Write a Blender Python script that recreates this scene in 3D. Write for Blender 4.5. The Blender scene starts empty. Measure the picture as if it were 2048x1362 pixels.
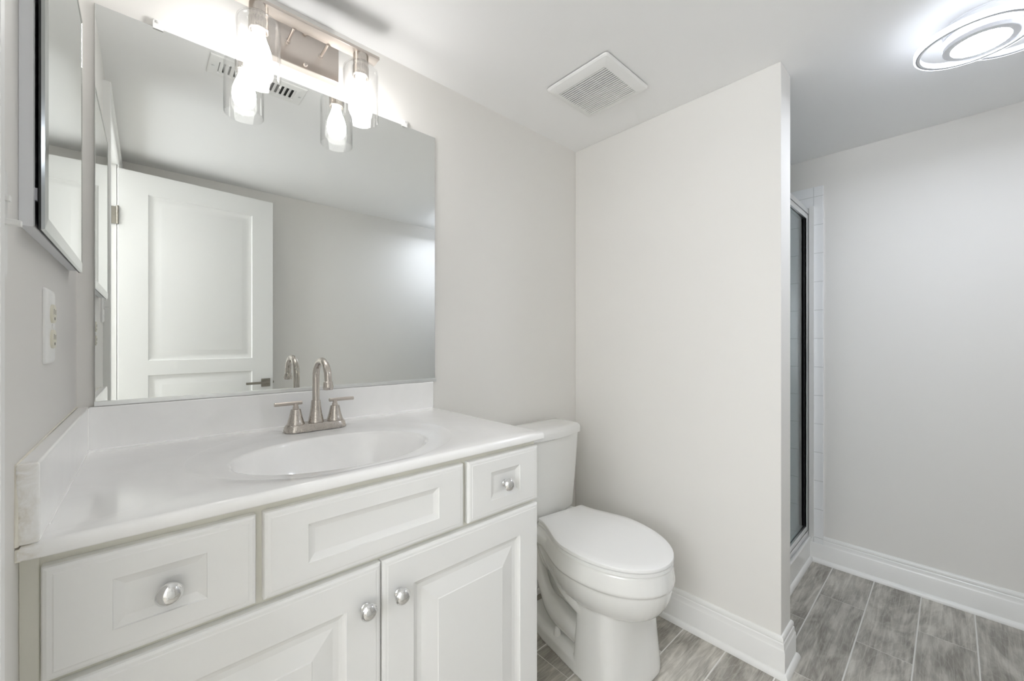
import bpy, bmesh, math, random
from mathutils import Vector, Matrix
PI = math.pi
S = bpy.context.scene
C = S.collection

# ------------------------------------------------------------------ camera, world, exposure, lights
CEIL = 2.131
cam_d = bpy.data.cameras.new('camera')
cam = bpy.data.objects.new('camera', cam_d); C.objects.link(cam)
cam.location = (0.114, -1.30, 1.155)
cam.rotation_euler = (PI/2, 0, math.radians(-42.375))
cam_d.sensor_width = 36.0
cam_d.lens = 36.0*801.4/2048
cam_d.shift_y = 4/2048
cam_d.clip_start = 0.01
S.camera = cam

w = bpy.data.worlds.new('world'); S.world = w; w.use_nodes = True
w.node_tree.nodes['Background'].inputs[0].default_value = (0.9, 0.95, 1.0, 1)
w.node_tree.nodes['Background'].inputs[1].default_value = 0.6

S.view_settings.view_transform = 'Standard'
S.view_settings.look = 'None'
S.view_settings.gamma = 1.0
S.view_settings.use_curve_mapping = False
S.view_settings.exposure = 0.0
S.cycles.max_bounces = 24
S.cycles.diffuse_bounces = 16
S.cycles.glossy_bounces = 8
S.cycles.transmission_bounces = 10
S.cycles.transparent_max_bounces = 24
S.cycles.caustics_reflective = False
S.cycles.caustics_refractive = False
S.cycles.sample_clamp_indirect = 6.0

BULB = 45.0          # emission of the two vanity bulbs
BULB_COL = (1.0, 0.985, 0.97)
LAMP = 4.5          # emission of the ceiling fixture diffusers
DISC = 135.0         # its downward facing centre diffuser
DISC_COL = (0.92, 0.98, 1.10)
LAMP_COL = (0.92, 0.98, 1.10)
HALL_FILL = 20.0          # emission of the added fill lamp in the unseen hall
HALL_FILL_COL = (1.0, 0.98, 0.95)
WIN_FILL = 7.4            # emission of the added hall window, main fill through the doorway
WIN_FILL_COL = (0.95, 0.99, 1.03)

# ------------------------------------------------------------------ material helpers
def new_mat(name):
    m = bpy.data.materials.new(name); m.use_nodes = True
    nt = m.node_tree
    return m, nt, nt.nodes['Principled BSDF']

def N(nt, typ, **kw):
    n = nt.nodes.new(typ)
    for k, v in kw.items(): setattr(n, k, v)
    return n

def val(nt, sock, x):
    if isinstance(x, (int, float)): sock.default_value = x
    elif isinstance(x, tuple): sock.default_value = x
    else: nt.links.new(x, sock)

def M(nt, op, a, b=0.0, c=0.0):
    n = N(nt, 'ShaderNodeMath', operation=op)
    val(nt, n.inputs[0], a); val(nt, n.inputs[1], b)
    if len(n.inputs) > 2: val(nt, n.inputs[2], c)
    return n.outputs[0]

def mixc(nt, f, a, b):
    n = N(nt, 'ShaderNodeMix', data_type='RGBA')
    val(nt, n.inputs['Factor'], f); val(nt, n.inputs['A'], a); val(nt, n.inputs['B'], b)
    return n.outputs['Result']

def noise(nt, vec, scale, detail=3.0, rough=0.5, dist=0.0):
    n = N(nt, 'ShaderNodeTexNoise')
    n.inputs['Scale'].default_value = scale; n.inputs['Detail'].default_value = detail
    n.inputs['Roughness'].default_value = rough; n.inputs['Distortion'].default_value = dist
    if vec is not None: nt.links.new(vec, n.inputs['Vector'])
    return n.outputs['Fac']

def rng(nt, x, a, b, c=0.0, d=1.0):
    n = N(nt, 'ShaderNodeMapRange'); n.clamp = True
    val(nt, n.inputs[0], x)
    for i, q in enumerate((a, b, c, d)): n.inputs[i+1].default_value = q
    return n.outputs[0]

def bump(nt, p, h, strength, dist=0.002):
    b = N(nt, 'ShaderNodeBump'); b.inputs['Strength'].default_value = strength
    b.inputs['Distance'].default_value = dist
    nt.links.new(h, b.inputs['Height']); nt.links.new(b.outputs[0], p.inputs['Normal'])

def plain(name, col, rough=0.5, metal=0.0, spec=0.5, var=0.0, vscale=6.0, bmp=0.0, bscale=200.0, coat=0.0):
    m, nt, p = new_mat(name)
    p.inputs['Roughness'].default_value = rough
    p.inputs['Metallic'].default_value = metal
    p.inputs['Specular IOR Level'].default_value = spec
    p.inputs['Coat Weight'].default_value = coat
    p.inputs['Coat Roughness'].default_value = 0.05
    tc = N(nt, 'ShaderNodeTexCoord')
    f = noise(nt, tc.outputs['Object'], vscale, 4.0)
    lo = tuple(c*(1-var) for c in col)+(1,); hi = tuple(min(1, c*(1+var)) for c in col)+(1,)
    nt.links.new(mixc(nt, f, lo, hi), p.inputs['Base Color'])
    if bmp: bump(nt, p, noise(nt, tc.outputs['Object'], bscale, 2.0), bmp, 0.001)
    return m

def brushed(name, col, rough=0.3, axis=2, amt=0.05):
    m, nt, p = new_mat(name)
    p.inputs['Metallic'].default_value = 1.0
    tc = N(nt, 'ShaderNodeTexCoord')
    mp = N(nt, 'ShaderNodeMapping')
    s = [900.0]*3; s[axis] = 12.0
    mp.inputs['Scale'].default_value = s
    nt.links.new(tc.outputs['Object'], mp.inputs[0])
    f = noise(nt, mp.outputs[0], 1.0, 2.0)
    nt.links.new(mixc(nt, f, tuple(c*0.985 for c in col)+(1,), tuple(col)+(1,)), p.inputs['Base Color'])
    nt.links.new(rng(nt, f, 0.2, 0.8, rough*(1-amt), rough*(1+amt)), p.inputs['Roughness'])
    return m

def emit(name, col, strength):
    m, nt, p = new_mat(name)
    p.inputs['Base Color'].default_value = (0.9, 0.9, 0.9, 1)
    p.inputs['Emission Color'].default_value = tuple(col)+(1,)
    p.inputs['Emission Strength'].default_value = strength
    return m

def thin_glass(name, tint=(1, 1, 1), ior=1.5, base=0.0, dust=0.0):
    m, nt, p = new_mat(name)
    nt.nodes.remove(p)
    out = nt.nodes['Material Output']
    tr = N(nt, 'ShaderNodeBsdfTransparent'); tr.inputs[0].default_value = tuple(tint)+(1,)
    gl = N(nt, 'ShaderNodeBsdfGlossy'); gl.inputs['Roughness'].default_value = 0.02
    fr = N(nt, 'ShaderNodeFresnel'); gg = N(nt, 'ShaderNodeNewGeometry')
    bf = gg.outputs['Backfacing']      # same reflectance seen from either side of the pane
    val(nt, fr.inputs[0], M(nt, 'ADD', M(nt, 'MULTIPLY', bf, 1/ior), M(nt, 'MULTIPLY', M(nt, 'SUBTRACT', 1.0, bf), ior)))
    fac = M(nt, 'ADD', fr.outputs[0], base)
    mx = N(nt, 'ShaderNodeMixShader')
    nt.links.new(fac, mx.inputs[0]); nt.links.new(tr.outputs[0], mx.inputs[1]); nt.links.new(gl.outputs[0], mx.inputs[2])
    res = mx.outputs[0]
    if dust:
        df = N(nt, 'ShaderNodeBsdfDiffuse'); df.inputs[0].default_value = (0.9, 0.9, 0.9, 1)
        tc = N(nt, 'ShaderNodeTexCoord')
        f = rng(nt, noise(nt, tc.outputs['Object'], 60.0, 6.0, 0.7), 0.45, 0.8, 0.0, dust)
        m2 = N(nt, 'ShaderNodeMixShader')
        nt.links.new(f, m2.inputs[0]); nt.links.new(res, m2.inputs[1]); nt.links.new(df.outputs[0], m2.inputs[2])
        res = m2.outputs[0]
    nt.links.new(res, out.inputs[0])
    return m

def floor_mat():
    m, nt, p = new_mat('wood_look_plank_tile')
    g = N(nt, 'ShaderNodeNewGeometry'); sx = N(nt, 'ShaderNodeSeparateXYZ')
    nt.links.new(g.outputs['Position'], sx.inputs[0])
    X, Y = sx.outputs[0], sx.outputs[1]
    PW, PL = 0.159, 0.607
    ry = M(nt, 'DIVIDE', M(nt, 'ADD', Y, 0.8905), PW)
    row = M(nt, 'FLOOR', ry); fy = M(nt, 'SUBTRACT', ry, row)
    par = M(nt, 'FLOORED_MODULO', row, 2.0)
    xo = M(nt, 'ADD', 2.143, M(nt, 'MULTIPLY', par, 0.257))
    rx = M(nt, 'DIVIDE', M(nt, 'SUBTRACT', X, xo), PL)
    col = M(nt, 'FLOOR', rx); fx = M(nt, 'SUBTRACT', rx, col)
    # grout: wide along the planks, narrow across
    ey = M(nt, 'MINIMUM', fy, M(nt, 'SUBTRACT', 1.0, fy))
    ex = M(nt, 'MINIMUM', fx, M(nt, 'SUBTRACT', 1.0, fx))
    gy = rng(nt, M(nt, 'MULTIPLY', ey, PW), 0.0018, 0.0026, 1.0, 0.0)
    gx = rng(nt, M(nt, 'MULTIPLY', ex, PL), 0.0007, 0.0013, 1.0, 0.0)
    grout = M(nt, 'MAXIMUM', gx, gy)
    cid = N(nt, 'ShaderNodeCombineXYZ'); nt.links.new(row, cid.inputs[0]); nt.links.new(col, cid.inputs[1])
    wn = N(nt, 'ShaderNodeTexWhiteNoise', noise_dimensions='3D'); nt.links.new(cid.outputs[0], wn.inputs[0])
    rnd = wn.outputs['Value']
    # stretched coordinates, shifted per plank
    def coords(kx, ky):
        cv = N(nt, 'ShaderNodeCombineXYZ')
        val(nt, cv.inputs[0], M(nt, 'ADD', M(nt, 'MULTIPLY', X, kx), M(nt, 'MULTIPLY', rnd, 37.0)))
        val(nt, cv.inputs[1], M(nt, 'ADD', M(nt, 'MULTIPLY', Y, ky), M(nt, 'MULTIPLY', rnd, 91.0)))
        return cv.outputs[0]
    big = noise(nt, coords(4.0, 11.0), 1.0, 3.0, 0.55, 1.4)
    streak = noise(nt, coords(3.2, 34.0), 1.0, 5.0, 0.62, 1.0)
    fine = noise(nt, coords(7.0, 150.0), 1.0, 4.0, 0.7, 0.6)
    wv = N(nt, 'ShaderNodeTexWave', wave_type='RINGS', rings_direction='Z')
    wv.inputs['Scale'].default_value = 1.1; wv.inputs['Distortion'].default_value = 11.0
    wv.inputs['Detail'].default_value = 3.0; wv.inputs['Detail Scale'].default_value = 0.9
    nt.links.new(coords(4.5, 17.0), wv.inputs['Vector'])
    ring = rng(nt, wv.outputs['Fac'], 0.0, 0.09, 1.0, 0.0)
    base = mixc(nt, rng(nt, big, 0.32, 0.66), (0.165, 0.152, 0.132, 1), (0.385, 0.368, 0.332, 1))
    base = mixc(nt, rng(nt, streak, 0.36, 0.58, 0.55, 0.0), base, (0.15, 0.14, 0.125, 1))
    base = mixc(nt, rng(nt, streak, 0.52, 0.74, 0.0, 0.5), base, (0.46, 0.445, 0.41, 1))
    base = mixc(nt, rng(nt, fine, 0.48, 0.75, 0.0, 0.45), base, (0.50, 0.49, 0.455, 1))
    base = mixc(nt, M(nt, 'MULTIPLY', ring, 0.12), base, (0.52, 0.50, 0.46, 1))
    tone = M(nt, 'ADD', 1.36, M(nt, 'MULTIPLY', rnd, 0.26))
    sc = N(nt, 'ShaderNodeVectorMath', operation='SCALE'); nt.links.new(base, sc.inputs[0]); nt.links.new(tone, sc.inputs['Scale'])
    fin = mixc(nt, grout, sc.outputs[0], (0.74, 0.73, 0.70, 1))
    nt.links.new(fin, p.inputs['Base Color'])
    nt.links.new(rng(nt, grout, 0, 1, 0.42, 0.9), p.inputs['Roughness'])
    h = M(nt, 'SUBTRACT', M(nt, 'MULTIPLY', fine, 0.15), grout)
    bump(nt, p, h, 0.35, 0.002)
    return m

def tile_mat():
    m, nt, p = new_mat('white_ceramic_wall_tile')
    g = N(nt, 'ShaderNodeNewGeometry'); sx = N(nt, 'ShaderNodeSeparateXYZ')
    nt.links.new(g.outputs['Position'], sx.inputs[0])
    T = 0.15
    def line(c, o):
        r = M(nt, 'DIVIDE', M(nt, 'SUBTRACT', c, o), T)
        f = M(nt, 'FRACT', r)
        e = M(nt, 'MINIMUM', f, M(nt, 'SUBTRACT', 1.0, f))
        return rng(nt, M(nt, 'MULTIPLY', e, T), 0.0007, 0.0016, 1.0, 0.0)
    nrm = N(nt, 'ShaderNodeSeparateXYZ'); nt.links.new(g.outputs['Normal'], nrm.inputs[0])
    ax = rng(nt, M(nt, 'ABSOLUTE', nrm.outputs[0]), 0.5, 0.6)
    ay = rng(nt, M(nt, 'ABSOLUTE', nrm.outputs[1]), 0.5, 0.6)
    gr = M(nt, 'MAXIMUM', line(sx.outputs[2], 1.176), M(nt, 'MAXIMUM',
         M(nt, 'MULTIPLY', line(sx.outputs[1], -0.808), ax), M(nt, 'MULTIPLY', line(sx.outputs[0], 2.736), ay)))
    nt.links.new(mixc(nt, gr, (0.86, 0.87, 0.88, 1), (0.52, 0.53, 0.53, 1)), p.inputs['Base Color'])
    nt.links.new(rng(nt, gr, 0, 1, 0.12, 0.8), p.inputs['Roughness'])
    bump(nt, p, M(nt, 'SUBTRACT', 1.0, gr), 0.4, 0.001)
    return m

def stained_top():
    # cultured marble with the yellowed caulk stains of its left end
    m, nt, p = new_mat('cultured_marble')
    g = N(nt, 'ShaderNodeNewGeometry'); sx = N(nt, 'ShaderNodeSeparateXYZ')
    nt.links.new(g.outputs['Position'], sx.inputs[0])
    veil = noise(nt, g.outputs['Position'], 7.0, 5.0, 0.6, 1.5)
    base = mixc(nt, rng(nt, veil, 0.35, 0.7), (0.92, 0.918, 0.915, 1), (0.955, 0.952, 0.948, 1))
    n1 = noise(nt, g.outputs['Position'], 45.0, 5.0, 0.65, 0.6)
    nearx = rng(nt, sx.outputs[0], 0.004, 0.024, 1.0, 0.0)
    neary = rng(nt, sx.outputs[1], -0.56, -0.545, 1.0, 0.0)
    st = M(nt, 'MULTIPLY', M(nt, 'MULTIPLY', nearx, neary), rng(nt, n1, 0.42, 0.68))
    nt.links.new(mixc(nt, M(nt, 'MULTIPLY', st, 0.55), base, (0.48, 0.40, 0.25, 1)), p.inputs['Base Color'])
    p.inputs['Roughness'].default_value = 0.13
    p.inputs['Coat Weight'].default_value = 0.3
    p.inputs['Coat Roughness'].default_value = 0.06
    return m

MT = {}
MT['wall'] = plain('warm_grey_wall_paint', (0.785, 0.772, 0.748), 0.55, spec=0.25, var=0.012, vscale=1.5, bmp=0.04, bscale=350)
MT['ceil'] = plain('flat_white_ceiling_paint', (0.885, 0.885, 0.885), 0.75, spec=0.2, var=0.01, vscale=1.2)
MT['trim'] = plain('gloss_white_trim_paint', (0.84, 0.84, 0.83), 0.28, var=0.012, vscale=8, bmp=0.03, bscale=60)
MT['door'] = plain('satin_white_door_paint', (0.83, 0.835, 0.825), 0.35, var=0.012, vscale=5, bmp=0.05, bscale=90)
MT['cab'] = plain('white_thermofoil_cabinet', (0.82, 0.82, 0.81), 0.34, var=0.010, vscale=9)
MT['carcass'] = plain('cream_cabinet_frame', (0.74, 0.73, 0.665), 0.45, var=0.03, vscale=14)
MT['top'] = stained_top()
MT['china'] = plain('white_vitreous_china', (0.82, 0.82, 0.805), 0.10, var=0.006, coat=0.4)
MT['plastic'] = plain('white_plastic', (0.83, 0.83, 0.82), 0.30, var=0.006)
MT['seat'] = plain('white_seat_plastic', (0.85, 0.85, 0.845), 0.25, var=0.004)
MT['almond'] = plain('almond_plastic', (0.74, 0.71, 0.60), 0.35, var=0.01)
MT['nickel'] = brushed('brushed_nickel', (0.55, 0.51, 0.47), 0.27, axis=2)
MT['nickel_x'] = brushed('brushed_nickel_bar', (0.58, 0.53, 0.49), 0.30, axis=0)
MT['nickel_dark'] = brushed('dark_satin_nickel', (0.34, 0.32, 0.28), 0.32, axis=0)
MT['chrome'] = plain('polished_chrome', (0.80, 0.80, 0.80), 0.05, 1.0, var=0.01)
MT['alu'] = plain('brushed_aluminium', (0.82, 0.83, 0.83), 0.33, 1.0, var=0.03, vscale=40)
MT['mirror'] = plain('silvered_mirror', (0.845, 0.86, 0.845), 0.0, 1.0, var=0.0)
MT['mirror_edge'] = plain('bevelled_mirror_edge', (0.42, 0.43, 0.42), 0.12, 1.0, var=0.02)
MT['dark'] = plain('black_gasket', (0.02, 0.022, 0.022), 0.5, var=0.1)
MT['void'] = plain('dark_duct_interior', (0.03, 0.03, 0.028), 0.8, var=0.2)
MT['fan_in'] = plain('fan_filter_inside', (0.55, 0.54, 0.46), 0.8, var=0.2, vscale=18)
MT['clear'] = thin_glass('clear_shade_glass', ior=1.45, base=0.02, dust=0.0)
MT['shower_glass'] = thin_glass('shower_door_glass', tint=(0.80, 0.86, 0.86), ior=1.5, base=0.02)
MT['clip'] = thin_glass('clear_plastic_clip', tint=(0.85, 0.85, 0.84), ior=1.5, base=0.10, dust=0.5)
MT['bulb'] = emit('lit_frosted_bulb', BULB_COL, BULB)
MT['lamp'] = emit('lit_led_diffuser', LAMP_COL, LAMP)
MT['disc'] = emit('lit_centre_diffuser', DISC_COL, DISC)
MT['hall_fill'] = emit('added_hall_fill_diffuser', HALL_FILL_COL, HALL_FILL)
MT['fill_window'] = emit('added_fill_window_glow', WIN_FILL_COL, WIN_FILL)
MT['lamp_white'] = plain('white_lamp_metal', (0.78, 0.79, 0.82), 0.35, var=0.005)
MT['lamp_grey'] = plain('grey_lamp_rim', (0.42, 0.43, 0.47), 0.4, var=0.01)
MT['caulk'] = plain('aged_caulk', (0.80, 0.77, 0.69), 0.5, var=0.12, vscale=60)
MT['floor'] = floor_mat()
MT['tile'] = tile_mat()

# ------------------------------------------------------------------ mesh helpers
def bm_new(): return bmesh.new()

def obj(name, bm, mat, parent=None, smooth=False, bevel=0.0, segs=2, angle=35):
    bmesh.ops.remove_doubles(bm, verts=bm.verts, dist=1e-6)
    bmesh.ops.recalc_face_normals(bm, faces=bm.faces)
    me = bpy.data.meshes.new(name); bm.to_mesh(me); bm.free()
    me.materials.append(MT[mat] if isinstance(mat, str) else mat)
    o = bpy.data.objects.new(name, me); C.objects.link(o)
    if smooth:
        for p in me.polygons: p.use_smooth = True
        try: me.set_sharp_from_angle(angle=math.radians(angle))
        except Exception: pass
    if bevel:
        b = o.modifiers.new('bevel', 'BEVEL'); b.width = bevel; b.segments = segs
        b.limit_method = 'ANGLE'; b.angle_limit = math.radians(40); b.harden_normals = False
        for p in me.polygons: p.use_smooth = True
        try: me.set_sharp_from_angle(angle=math.radians(180))
        except Exception: pass
        wn = o.modifiers.new('wn', 'WEIGHTED_NORMAL'); wn.keep_sharp = True
    if parent is not None:
        o.parent = parent
        o.matrix_parent_inverse = Matrix.Translation(-Vector(parent.location)) if parent.type == 'EMPTY' else Matrix.Identity(4)
    return o

def tag(o, label=None, cat=None, group=None, kind=None):
    if label: o['label'] = label
    if cat: o['category'] = cat
    if group: o['group'] = group
    if kind: o['kind'] = kind
    return o

def thing(name, loc, label, cat, group=None):
    o = bpy.data.objects.new(name, None); C.objects.link(o)
    o.location = loc; o.empty_display_size = 0.05
    return tag(o, label, cat, group)

def struct(o): o['kind'] = 'structure'; return o

def box(bm, x0, x1, y0, y1, z0, z1, mtx=None):
    vs = [bm.verts.new((x, y, z)) for x in (x0, x1) for y in (y0, y1) for z in (z0, z1)]
    for f in ((0,1,3,2), (4,6,7,5), (0,4,5,1), (2,3,7,6), (0,2,6,4), (1,5,7,3)):
        bm.faces.new([vs[i] for i in f])
    if mtx is not None: bmesh.ops.transform(bm, matrix=mtx, verts=vs)
    return vs

def boxes(*bs):
    bm = bm_new()
    for b in bs: box(bm, *b)
    return bm

def loft(bm, rings, cap0=True, cap1=True, closed=True):
    R = [[bm.verts.new(p) for p in r] for r in rings]
    n = len(R[0])
    for a, b in zip(R[:-1], R[1:]):
        for i in range(n if closed else n-1):
            j = (i+1) % n
            try: bm.faces.new((a[i], a[j], b[j], b[i]))
            except ValueError: pass
    if cap0: bm.faces.new(R[0][::-1])
    if cap1: bm.faces.new(R[-1])
    return R

def frame_axes(d):
    d = d.normalized()
    a = Vector((0, 0, 1)) if abs(d.z) < 0.95 else Vector((1, 0, 0))
    u = d.cross(a).normalized(); v = d.cross(u).normalized()
    return u, v

def tube(bm, pts, radii, n=20, caps=True):
    pts = [Vector(p) for p in pts]
    if not hasattr(radii, '__len__'): radii = [radii]*len(pts)
    rings = []; u = None
    for i, p in enumerate(pts):
        d = (pts[min(i+1, len(pts)-1)] - pts[max(i-1, 0)]).normalized()
        if u is None: u, v = frame_axes(d)
        else:
            u = (u - d*u.dot(d)).normalized(); v = d.cross(u).normalized()
        rings.append([p + (u*math.cos(2*PI*k/n) + v*math.sin(2*PI*k/n))*radii[i] for k in range(n)])
    loft(bm, rings, caps, caps)

def lathe(bm, prof, origin=(0,0,0), axis=(0,0,1), n=32, cap0=False, cap1=False):
    """prof: list of (radius, height along axis)"""
    ax = Vector(axis).normalized(); u, v = frame_axes(ax); o = Vector(origin)
    rings = []
    for r, h in prof:
        r = max(r, 1e-5)
        rings.append([o + ax*h + (u*math.cos(2*PI*k/n) + v*math.sin(2*PI*k/n))*r for k in range(n)])
    loft(bm, rings, cap0, cap1)

def catmull(P, n=8):
    P = [Vector(p) for p in P]; out = []
    for i in range(len(P)-1):
        p0 = P[max(i-1, 0)]; p1 = P[i]; p2 = P[i+1]; p3 = P[min(i+2, len(P)-1)]
        for k in range(n):
            t = k/n
            out.append(0.5*((2*p1) + (-p0+p2)*t + (2*p0-5*p1+4*p2-p3)*t*t + (-p0+3*p1-3*p2+p3)*t**3))
    out.append(P[-1]); return out

def rect_ring(x0, x1, z0, z1, y): return [(x0, y, z0), (x1, y, z0), (x1, y, z1), (x0, y, z1)]

def panel_front(bm, x0, x1, z0, z1, yb, prof):
    """front seen from -y; prof: list of (inset_x, inset_z, y)"""
    rings = [rect_ring(x0, x1, z0, z1, yb)]
    for ix, iz, y in prof: rings.append(rect_ring(x0+ix, x1-ix, z0+iz, z1-iz, y))
    loft(bm, rings)

def sweep(bm, path, prof, side=1, closed=False):
    """sweep profile (d, z) along plan polyline; d to the given side, mitred corners"""
    P = [Vector((p[0], p[1])) for p in path]; rings = []
    for i, p in enumerate(P):
        def nrm(a, b):
            t = (b-a).normalized(); return Vector((-t.y, t.x))*side
        if i == 0: m = nrm(P[0], P[1])
        elif i == len(P)-1: m = nrm(P[-2], P[-1])
        else:
            n1, n2 = nrm(P[i-1], P[i]), nrm(P[i], P[i+1])
            m = (n1+n2); m = m / max(1e-6, m.dot(n1))
        rings.append([(p.x+m.x*d, p.y+m.y*d, z) for d, z in prof])
    loft(bm, rings)

# ------------------------------------------------------------------ room shell
XP, XQ, YE = 1.739, 1.857, -0.903       # partition faces and its free end
XR, YN = 2.736, -1.714                  # right wall, near wall
OY0, OY1, OZ = -1.553, -0.785, 2.055    # doorway in the left wall

struct(obj('floor', boxes((-1.42, XR+0.1, YN-0.9, 0.1, -0.06, 0.0)), 'floor'))
struct(obj('ceiling', boxes((-1.42, XR+0.1, YN-0.9, 0.1, CEIL, CEIL+0.06)), 'ceil'))
struct(obj('wall_back', boxes((-0.115, XR+0.1, 0.0, 0.1, 0, CEIL)), 'wall'))
struct(obj('wall_right', boxes((XR, XR+0.1, YN-0.1, 0.0, 0, CEIL)), 'wall'))
struct(obj('wall_near', boxes((0.0, XR, YN-0.1, YN, 0, CEIL)), 'wall'))
bm = bm_new()
box(bm, -0.115, 0.0, OY1+0.018, 0.0, 0, CEIL)
box(bm, -0.115, 0.0, YN-0.9, OY0-0.018, 0, CEIL)
box(bm, -0.115, 0.0, OY0-0.018, OY1+0.018, OZ+0.018, CEIL)
struct(obj('wall_left', bm, 'wall'))
struct(obj('wall_partition', boxes((XP, XQ, YE, 0.0, 0, CEIL)), 'wall', bevel=0.003))
bm = bm_new()
box(bm, -1.42, -1.32, YN-0.9, 0.1, 0, CEIL)
box(bm, -1.32, -0.115, 0.0, 0.1, 0, CEIL)
box(bm, -1.32, -0.115, YN-0.9, YN-0.8, 0, CEIL)
struct(obj('wall_hall', bm, 'wall'))

# baseboards: board, stepped cap and a separate shoe moulding
BOARD = [(0, 0), (0.014, 0), (0.014, 0.094), (0.0125, 0.097), (0, 0.097)]
CAP = [(0, 0.097), (0.0125, 0.097), (0.0105, 0.101), (0.0105, 0.112), (0.0095, 0.116), (0.0065, 0.119),
       (0.0085, 0.122), (0.0085, 0.128), (0.0075, 0.134), (0.004, 0.1385), (0, 0.139)]
SHOE = [(0.0135, 0)] + [(0.0135+0.0125*math.cos(a)*1.0, 0.021*math.sin(a)) for a in [i*PI/2/7 for i in range(8)]]
def baseboard(name, path, side, cap_path=None, shoe_path=None):
    bm = bm_new(); sweep(bm, path, BOARD, side)
    sweep(bm, cap_path or path, CAP, side)
    o = struct(obj(name, bm, 'trim', smooth=True, angle=30))
    bm = bm_new(); sweep(bm, shoe_path or path, SHOE, side)
    obj('shoe_molding', bm, 'trim', o, smooth=True, angle=30)
    return o
baseboard('baseboard_partition', [(XP, 0.0), (XP, YE), (XQ, YE), (XQ, -0.794)], -1)
baseboard('baseboard_right', [(XR, YN), (XR, -0.794)], 1, cap_path=[(XR, YN), (XR, -0.849)], shoe_path=[(XR, YN), (XR, -0.806)])
baseboard('baseboard_back', [(0.892, 0.0), (XP-0.014, 0.0)], -1)
baseboard('baseboard_near', [(0.0, YN), (XR-0.014, YN)], 1)

# door casing, jamb
bm = bm_new()
CW = 0.026
CPROF = [(0.0, 0.0), (0.008, 0.0), (0.011, 0.004), (0.013, 0.012), (0.014, 0.040), (0.0165, 0.044), (0.0195, 0.048), (0.0200, 0.058), (0.0175, 0.062), (0.0, 0.062)]
loft(bm, [[(x, OY1+d, z) for x, d in CPROF] for z in (0.0, OZ+CW)])
loft(bm, [[(x, OY0-d, z) for x, d in CPROF] for z in (0.0, OZ+CW)])
q_ = CW/0.062
loft(bm, [[(x-0.0002, y, OZ+d*q_-0.0002) for x, d in CPROF] for y in (OY0-0.050, OY1+0.050)])
struct(obj('trim_1', bm, 'trim', smooth=True, angle=30))
bm = bm_new()
box(bm, -0.117, 0.002, OY1, OY1+0.0175, 0, OZ+0.0175)
box(bm, -0.1171, 0.0021, OY0-0.0175, OY0, 0, OZ+0.0174)
box(bm, -0.1168, 0.0018, OY0-0.001, OY1+0.001, OZ, OZ+0.0172)
box(bm, -0.075, -0.038, OY0-0.001, OY0+0.011, 0, OZ+0.001)
box(bm, -0.0751, -0.0381, OY1-0.011, OY1+0.0012, 0, OZ+0.0012)
box(bm, -0.0749, -0.0379, OY0+0.002, OY1-0.002, OZ-0.011, OZ+0.002)
struct(obj('trim_2', bm, 'trim'))

# open door standing against the near wall (seen in the mirror)
def face_with_panels(bm, W, H, wins, y, prof):
    xs = sorted({0.0, W} | {a for w in wins for a in w[:2]})
    zs = sorted({0.0, H} | {a for w in wins for a in w[2:]})
    for i in range(len(xs)-1):
        for j in range(len(zs)-1):
            cx, cz = (xs[i]+xs[i+1])/2, (zs[j]+zs[j+1])/2
            if any(w[0] < cx < w[1] and w[2] < cz < w[3] for w in wins): continue
            bm.faces.new([bm.verts.new(p) for p in rect_ring(xs[i], xs[i+1], zs[j], zs[j+1], y)])
    for w in wins:
        rings = [rect_ring(w[0]+i, w[1]-i, w[2]+i, w[3]-i, y+d) for i, d in prof]
        loft(bm, rings, False, True)
DW, DH, DT = 0.702, 2.028, 0.035
bm = bm_new()
wins = [(0.113, 0.589, 1.045, 1.921), (0.113, 0.589, 0.24, 0.968)]
dprof = [(0, 0), (0.004, 0.004), (0.018, 0.0075), (0.024, 0.008), (0.030, 0.0075), (0.052, 0.0015), (0.056, 0.001)]
face_with_panels(bm, DW, DH, wins, 0.0, [(i, -(-d)) for i, d in dprof])
face_with_panels(bm, DW, DH, wins, -DT, [(i, -d) for i, d in dprof])
# swap so that y=0 is the room-side face (+y) and recesses go inward
for v in bm.verts:
    pass
for a, b in (((0, 0), (DW, 0)), ((0, DH), (DW, DH))):
    bm.faces.new([bm.verts.new(p) for p in ((a[0], 0, a[1]), (b[0], 0, b[1]), (b[0], -DT, b[1]), (a[0], -DT, a[1]))])
for x in (0, DW):
    bm.faces.new([bm.verts.new(p) for p in ((x, 0, 0), (x, 0, DH), (x, -DT, DH), (x, -DT, 0))])
# recess into the slab: mirror the depth sign for the room-side face
for v in bm.verts:
    if v.co.y > 1e-6: v.co.y = -v.co.y
    elif v.co.y < -DT-1e-6: v.co.y = -DT + (-DT - v.co.y)
door = struct(obj('door_1', bm, 'door', smooth=True, angle=12))
door.location = (0.006, -1.549, 0.012)
door.rotation_euler = (0, 0, math.atan2(-0.062, 0.699))
def child(name, bm, mat, parent, **k):
    o = obj(name, bm, mat, None, **k); o.parent = parent; return o
bm = bm_new()
box(bm, 0.636, 0.686, 0.0, 0.006, 0.866, 0.916)
lathe(bm, [(0.011, 0.0), (0.011, 0.045)], (0.661, 0.004, 0.893), (0, 1, 0), 20, True, True)
box(bm, 0.545, 0.672, 0.040, 0.052, 0.886, 0.900)
h = child('door_handle', bm, 'nickel_dark', door, bevel=0.0015); h['label'] = 'square-rose satin nickel lever'
bm = bm_new()
box(bm, 0.701, 0.7035, -0.030, -0.005, 0.862, 0.920)
lathe(bm, [(0.008, 0), (0.007, 0.008)], (0.7035, -0.0175, 0.891), (1, 0, 0), 14, True, True)
child('door_latch', bm, 'nickel_dark', door)
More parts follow.
